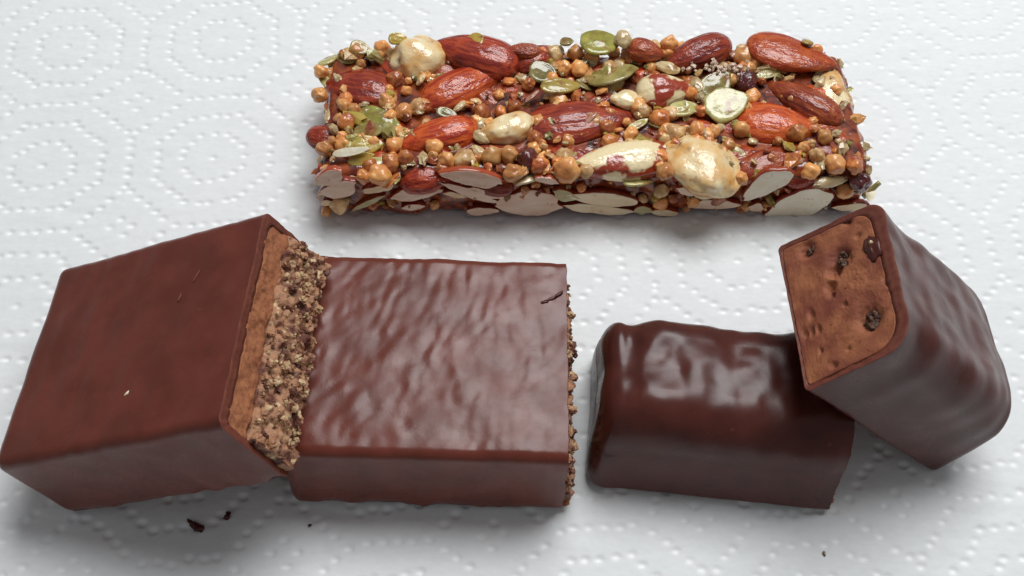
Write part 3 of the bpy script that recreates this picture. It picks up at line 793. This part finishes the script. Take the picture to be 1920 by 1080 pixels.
rn = random.Random(5)
for k, (nm, mt, x, y, z, L, W, an) in enumerate(NUTS):
    if nm == 'almond' or nm == 'half_peeled_almond': base = ALM[k % 6]
    else: base = LOB[k % 5]
    W *= 1.16; L *= 1.08
    T = min(max(W * 0.78, 3.2), 7.4)
    if mt == 'berry': T = W
    if k == 16: T = 4.6
    put(nm, remat(base, M['n_' + mt]), x, y, z, L * 1.03, W, T, an + (math.pi if k % 3 == 0 else 0), rn.uniform(-0.15, 0.15), rn.uniform(-0.06, 0.06))

# darker nuts and crisps sunk between the top ones
for i in range(12):
    for j in range(4):
        W = rn.uniform(6.5, 8.5)
        put('almond', remat(ALM[(i + j) % 6], M['n_' + rn.choice(['dark', 'dark', 'brown', 'red'])]), -46.5 + i * 8.4 + rn.uniform(-2, 2), -11.5 + j * 7.6 + rn.uniform(-1.5, 1.5),
            rn.uniform(8.5, 9.5), rn.uniform(11, 14), W, 6.5, rn.uniform(-0.9, 0.9), rn.uniform(-0.3, 0.3), rn.uniform(-0.1, 0.1))
def seed_mesh(seed):
    nu, nr = 30, 9
    rows = []
    for side in (1, -1):
        rr = np.linspace(0.03, 1, nr) if side == 1 else np.linspace(1, 0.03, nr)[1:]
        for r in rr:
            p = np.linspace(0, 2 * math.pi, nu, endpoint=False)
            x = r * np.cos(p); y = r * np.sin(p) * (1 - 0.28 * np.cos(p) * r)
            h = side * (0.42 * (1 - r ** 2.2) ** 0.6 + 0.16 * np.exp(-((r - 0.88) / 0.09) ** 2))
            if r == 1: h = 0.0
            h = np.full(nu, float(h))
            rows.append(np.column_stack([x, y, h]))
    V = np.concatenate(rows)
    V[:, 2] += 0.10 * perlin(V * 1.3 + seed * 4) + 0.12 * (V[:, 0] ** 2) * ((seed % 3) - 1)
    V[:, :2] *= (1 + 0.13 * perlin(np.column_stack([V[:, 0] * 1.6, V[:, 1] * 1.6, np.full(len(V), seed * 2.0)])))[:, None]
    V[:, 2] += 0.05 * perlin(V * 3.1 + seed)
    F = grid_faces(len(rows), nu, wrap=True, flip=False).tolist()
    F.append(list(range(nu))[::-1]); F.append(list(range((len(rows) - 1) * nu, len(rows) * nu)))
    return mesh_from('pumpkin_seed', V * 0.5, F, M['s_green'], scale=1.0)
SEED = [seed_mesh(k) for k in range(5)]
for k, (mt, x, y, z, L, W, an) in enumerate(SEEDS):
    nm = {'ivory': 'nut_piece', 'white': 'coconut_flake', 'rose': 'nut_piece'}.get(mt, 'pumpkin_seed')
    flat = mt in ('green', 'olive', 'yellow', 'palegreen')
    if flat: base = SEED[k % 5]; T = max(min(W, 5) * 0.7, 1.4); z -= 0.35
    else: base = LOB[k % 5] if mt != 'white' else SEED[k % 5]; T = W * (0.7 if mt != 'white' else 0.35)
    put(nm, remat(base, M['s_' + mt]), x, y, z, L * 1.02, W * 1.02, T, an, rn.uniform(-0.5, 0.5), rn.uniform(-0.2, 0.2))
# green stem poking out at the front right corner
rows = []
for t in np.linspace(0, 1, 7):
    p = np.linspace(0, 2 * math.pi, 12, endpoint=False); r = 0.62 + 0.12 * math.sin(5 * t) + 0.1 * t
    rows.append(np.column_stack([r * np.cos(p), r * 0.8 * np.sin(p), np.full(12, 4.2 * t)]))
st = link('seed_stem', mesh_from('seed_stem', np.concatenate(rows), grid_faces(7, 12, True).tolist() + [list(range(12))[::-1], list(range(72, 84))], M['s_olive']), nut,
          Matrix.Translation((52.5 * MM, -17.0 * MM, 4.6 * MM)) @ Matrix.Rotation(math.radians(52), 4, 'Y') @ Matrix.Rotation(math.radians(-25), 4, 'X'))

def crisp_mesh(seed):
    V, F = sphere_grid(26, 18)
    V = V * (1 + 0.26 * perlin(V * 1.1 + seed * 5.0) + 0.12 * perlin(V * 2.6 + seed))[:, None]
    return mesh_from('puffed_crisp', V, F, M['crisp'], scale=1.0)
CR = [crisp_mesh(k) for k in range(9)]
extra = []
for k in range(60):                                # crisps in the sides that face away
    s = k % 3
    if s == 0: extra.append((rn.uniform(-50, 50), rn.uniform(16.0, 17.2), rn.uniform(2, 11), rn.uniform(1.1, 1.9)))
    elif s == 1: extra.append((rn.uniform(-52.8, -51.6), rn.uniform(-15, 15), rn.uniform(2, 9.5), rn.uniform(1.1, 1.8)))
    else: extra.append((rn.uniform(51.2, 52.2), rn.uniform(-15, 15), rn.uniform(2, 9.0), rn.uniform(1.1, 1.8)))
low = [(rn.uniform(-50, 50), rn.uniform(-15.5, 16), rn.uniform(11.2, 12.1), rn.uniform(0.9, 1.9)) for k in range(110)] + [(rn.uniform(-51, 50), rn.uniform(13.5, 15.8), rn.uniform(11.5, 12.8), rn.uniform(1.0, 1.7)) for k in range(28)]
for k, (x, y, z, r) in enumerate(list(CRISPS) + extra + low):
    z = max(z, r + 0.1)
    put('puffed_crisp', remat(CR[(k * 5) % 9], M[['crisp', 'crisp', 'crisp_red', 'crisp', 'crisp_pale', 'crisp_red', 'crisp'][(k * 3 + k // 7) % 7]]), x, y, z, r, r * rn.uniform(0.9, 1.1), r * rn.uniform(0.85, 1.0), rn.uniform(0, 6.28), rn.uniform(0, 6.28), rn.uniform(0, 1.5))

def slice_mesh(L, W, seed, T=1.5):
    """a nut cut through: flat ragged face towards -y, domed skin behind"""
    n = 44; p = np.linspace(0, 2 * math.pi, n, endpoint=False)
    x = np.cos(p) * (0.5 * L); z = np.sign(np.sin(p)) * np.abs(np.sin(p)) ** 1.5 * 0.5 * W * (1.05 + 0.25 * np.cos(p + seed))
    j = 1 + 0.05 * np.abs(perlin(np.column_stack([np.cos(p) * 9, np.sin(p) * 9, np.full(n, seed * 0.9)]))) + 0.20 * perlin(np.column_stack([np.cos(p) * 1.6, np.sin(p) * 1.6, np.full(n, seed * 1.9)])) + 0.03 * perlin(np.column_stack([np.cos(p) * 7, np.sin(p) * 7, np.full(n, seed * 1.9)]))
    x, z = x * j, z * j
    rows = []
    for r, y in ((0.02, 0), (0.3, 0), (0.6, 0), (0.85, 0.0), (0.975, 0.01), (1.0, 0.06), (1.06, 0.5), (0.95, T), (0.5, T * 1.3)):
        q = np.column_stack([x * r, np.full(n, y), z * r])
        if y < 0.1: q[:, 1] += 0.22 * perlin(np.column_stack([q[:, 0] / 1.8, q[:, 2] / 1.2, np.full(n, seed)])) 
        rows.append(q)
    F = grid_faces(len(rows), n, True).tolist(); F.append(list(range(n))[::-1]); F.append(list(range((len(rows) - 1) * n, len(rows) * n)))
    return np.concatenate(rows), F
back = []
for k in range(16): back.append((['blush', 'cream', 'cut', 'ivory'][k % 4], rn.uniform(-47, 47), 16.9, rn.uniform(2.5, 8.5), rn.uniform(5, 11), rn.uniform(2, 4), rn.uniform(-0.4, 0.4)))
for k, (mt, x, y, z, L, W, an) in enumerate(list(SLICES) + back):
    V, F = slice_mesh(L, W, k)
    me = mesh_from('cut_almond', V, F, M['c_' + mt])
    me.materials.append(M['n_dark'] if k % 3 else M['n_brown'])
    mi = np.zeros(len(me.polygons), np.int32); mi[44 * 5:44 * 8] = 1; mi[-1] = 1
    me.polygons.foreach_set('material_index', mi)
    m = Matrix.Translation((x * MM, (y + (-0.25 if y < 0 else 0.25)) * MM, max(z, W * 0.35) * MM)) @ (Matrix.Rotation(math.pi, 4, 'Z') if y > 0 else Matrix.Identity(4)) @ Matrix.Rotation(-an, 4, 'Y') @ Matrix.Rotation(rn.uniform(-0.12, 0.05), 4, 'X')
    link('cut_almond', me, nut, m)

spots = []
rs = np.random.RandomState(21)
for k in range(300):
    q = rs.rand()
    if q < 0.6: x, y, z = rs.uniform(-51, 50), rs.uniform(-16, 16), rs.uniform(11.2, 12.8)
    elif q < 0.85: x, y, z = rs.uniform(-51, 52), -16.6, rs.uniform(0.6, 10.5)
    elif q < 0.93: x, y, z = rs.choice([-52.2, 51.8]), rs.uniform(-16, 16), rs.uniform(0.6, 10)
    else: x, y, z = rs.uniform(-51, 50), 16.6, rs.uniform(1, 11)
    r = rs.uniform(0.25, 0.75)
    spots.append((x, y, z, r * rs.uniform(1, 1.8), r, r * 0.9, rs.uniform(0, 3)))
for nm, mt, k0, k1 in (('nut_granules', 's_ivory', 0, 110), ('crisp_granules', 'crisp', 110, 200), ('seed_granules', 's_olive', 200, 250), ('skin_granules', 'n_frag', 250, 300)):
    tag(link(nm, lumps_mesh(nm, spots[k0:k1], M[mt], (9, 6), 0.6, False), nut), kind='stuff')

def shard_mesh(seed):
    rs = np.random.RandomState(seed + 50)
    V, F = sphere_grid(7, 5)
    V = V * (1 + rs.uniform(-0.35, 0.35, len(V)))[:, None] * (0.5, 0.5, 0.5)
    return mesh_from('nut_fragment', V, F, M['s_ivory'], smooth=False, scale=1.0)
SH = [shard_mesh(k) for k in range(8)]
fr = ['s_ivory', 's_palegreen', 'crisp_pale', 'n_pale', 's_yellow', 's_ivory', 'crisp', 'crisp_red', 'n_frag', 's_ivory']
for k in range(290):
    q = rn.random()
    if q < 0.72: x, y, z = rn.uniform(-51.5, 50.5), rn.uniform(-16.2, 16.2), rn.uniform(11.2, 12.7)
    elif q < 0.9: x, y, z = rn.uniform(-52, 52), -16.2, rn.uniform(0.8, 11)
    else: x, y, z = rn.choice([-52.6, 52.2]), rn.uniform(-16, 16), rn.uniform(0.8, 11)
    s = rn.uniform(1.0, 2.6)
    if q < 0.1: s *= 1.6
    put('nut_fragment', remat(SH[k % 8], M[fr[k % 10]]), x, y, z, s * rn.uniform(1, 1.7), s, s * rn.uniform(0.35, 0.8), rn.uniform(0, 6.28), rn.uniform(-0.8, 0.8), rn.uniform(-0.6, 0.6))
rg = np.random.RandomState(4)
sg = [(25.0 + rg.normal() * 3.2, 9.0 + rg.normal() * 1.2, 14.2 + rg.uniform(-.5, .4), *(rg.uniform(0.25, 0.55, 3)), rg.uniform(0, 3)) for k in range(34)]
tag(link('sugar_grains', lumps_mesh('sugar_grains', sg, M['sugar'], (8, 6), 0.7, False), nut), kind='stuff')

# ------------------------------------------------------------------ crumbs on the towel
def crumb(label, x, y, parts, mat):
    z0 = float(towel_height(np.array([x]), np.array([y]))[0]) - 0.75
    me = lumps_mesh('chocolate_crumb', [(p[0], p[1], p[2], p[3], p[4], p[5], p[6]) for p in parts], mat, (14, 10), 0.55)
    o = link('chocolate_crumb', me)
    o.location = (x * MM, y * MM, (z0 + 0.05) * MM)
    tag(o, label, 'crumb', 'chocolate crumbs fallen on the towel')
crumb('largest fallen crumb, an oblong dark flake in front of the tilted chocolate half', -50.1, 62.0,
      [(0, 0, 0.4, 1.15, 0.6, 0.4, -0.5), (-0.9, 0.55, 0.35, 0.8, 0.3, 0.25, -0.5), (0.7, -0.4, 0.5, 0.8, 0.6, 0.45, 0.2)], M['dark'])
crumb('small dark crumb between the oblong flake and the tilted chocolate half', -45.3, 63.8,
      [(0, 0, 0.4, 0.6, 0.45, 0.4, 0.8), (0.1, 0.5, 0.4, 0.35, 0.4, 0.3, 0.2)], M['dark'])
crumb('tiny dark crumb below the front edge of the lying flat half', -31.6, 62.9, [(0, 0, 0.25, 0.28, 0.22, 0.2, 0)], M['dark'])
crumb('tiny greenish speck below the lying rounded half', 52.6, 61.5, [(0, 0, 0.2, 0.2, 0.45, 0.2, 0.2)], M['s_olive'])
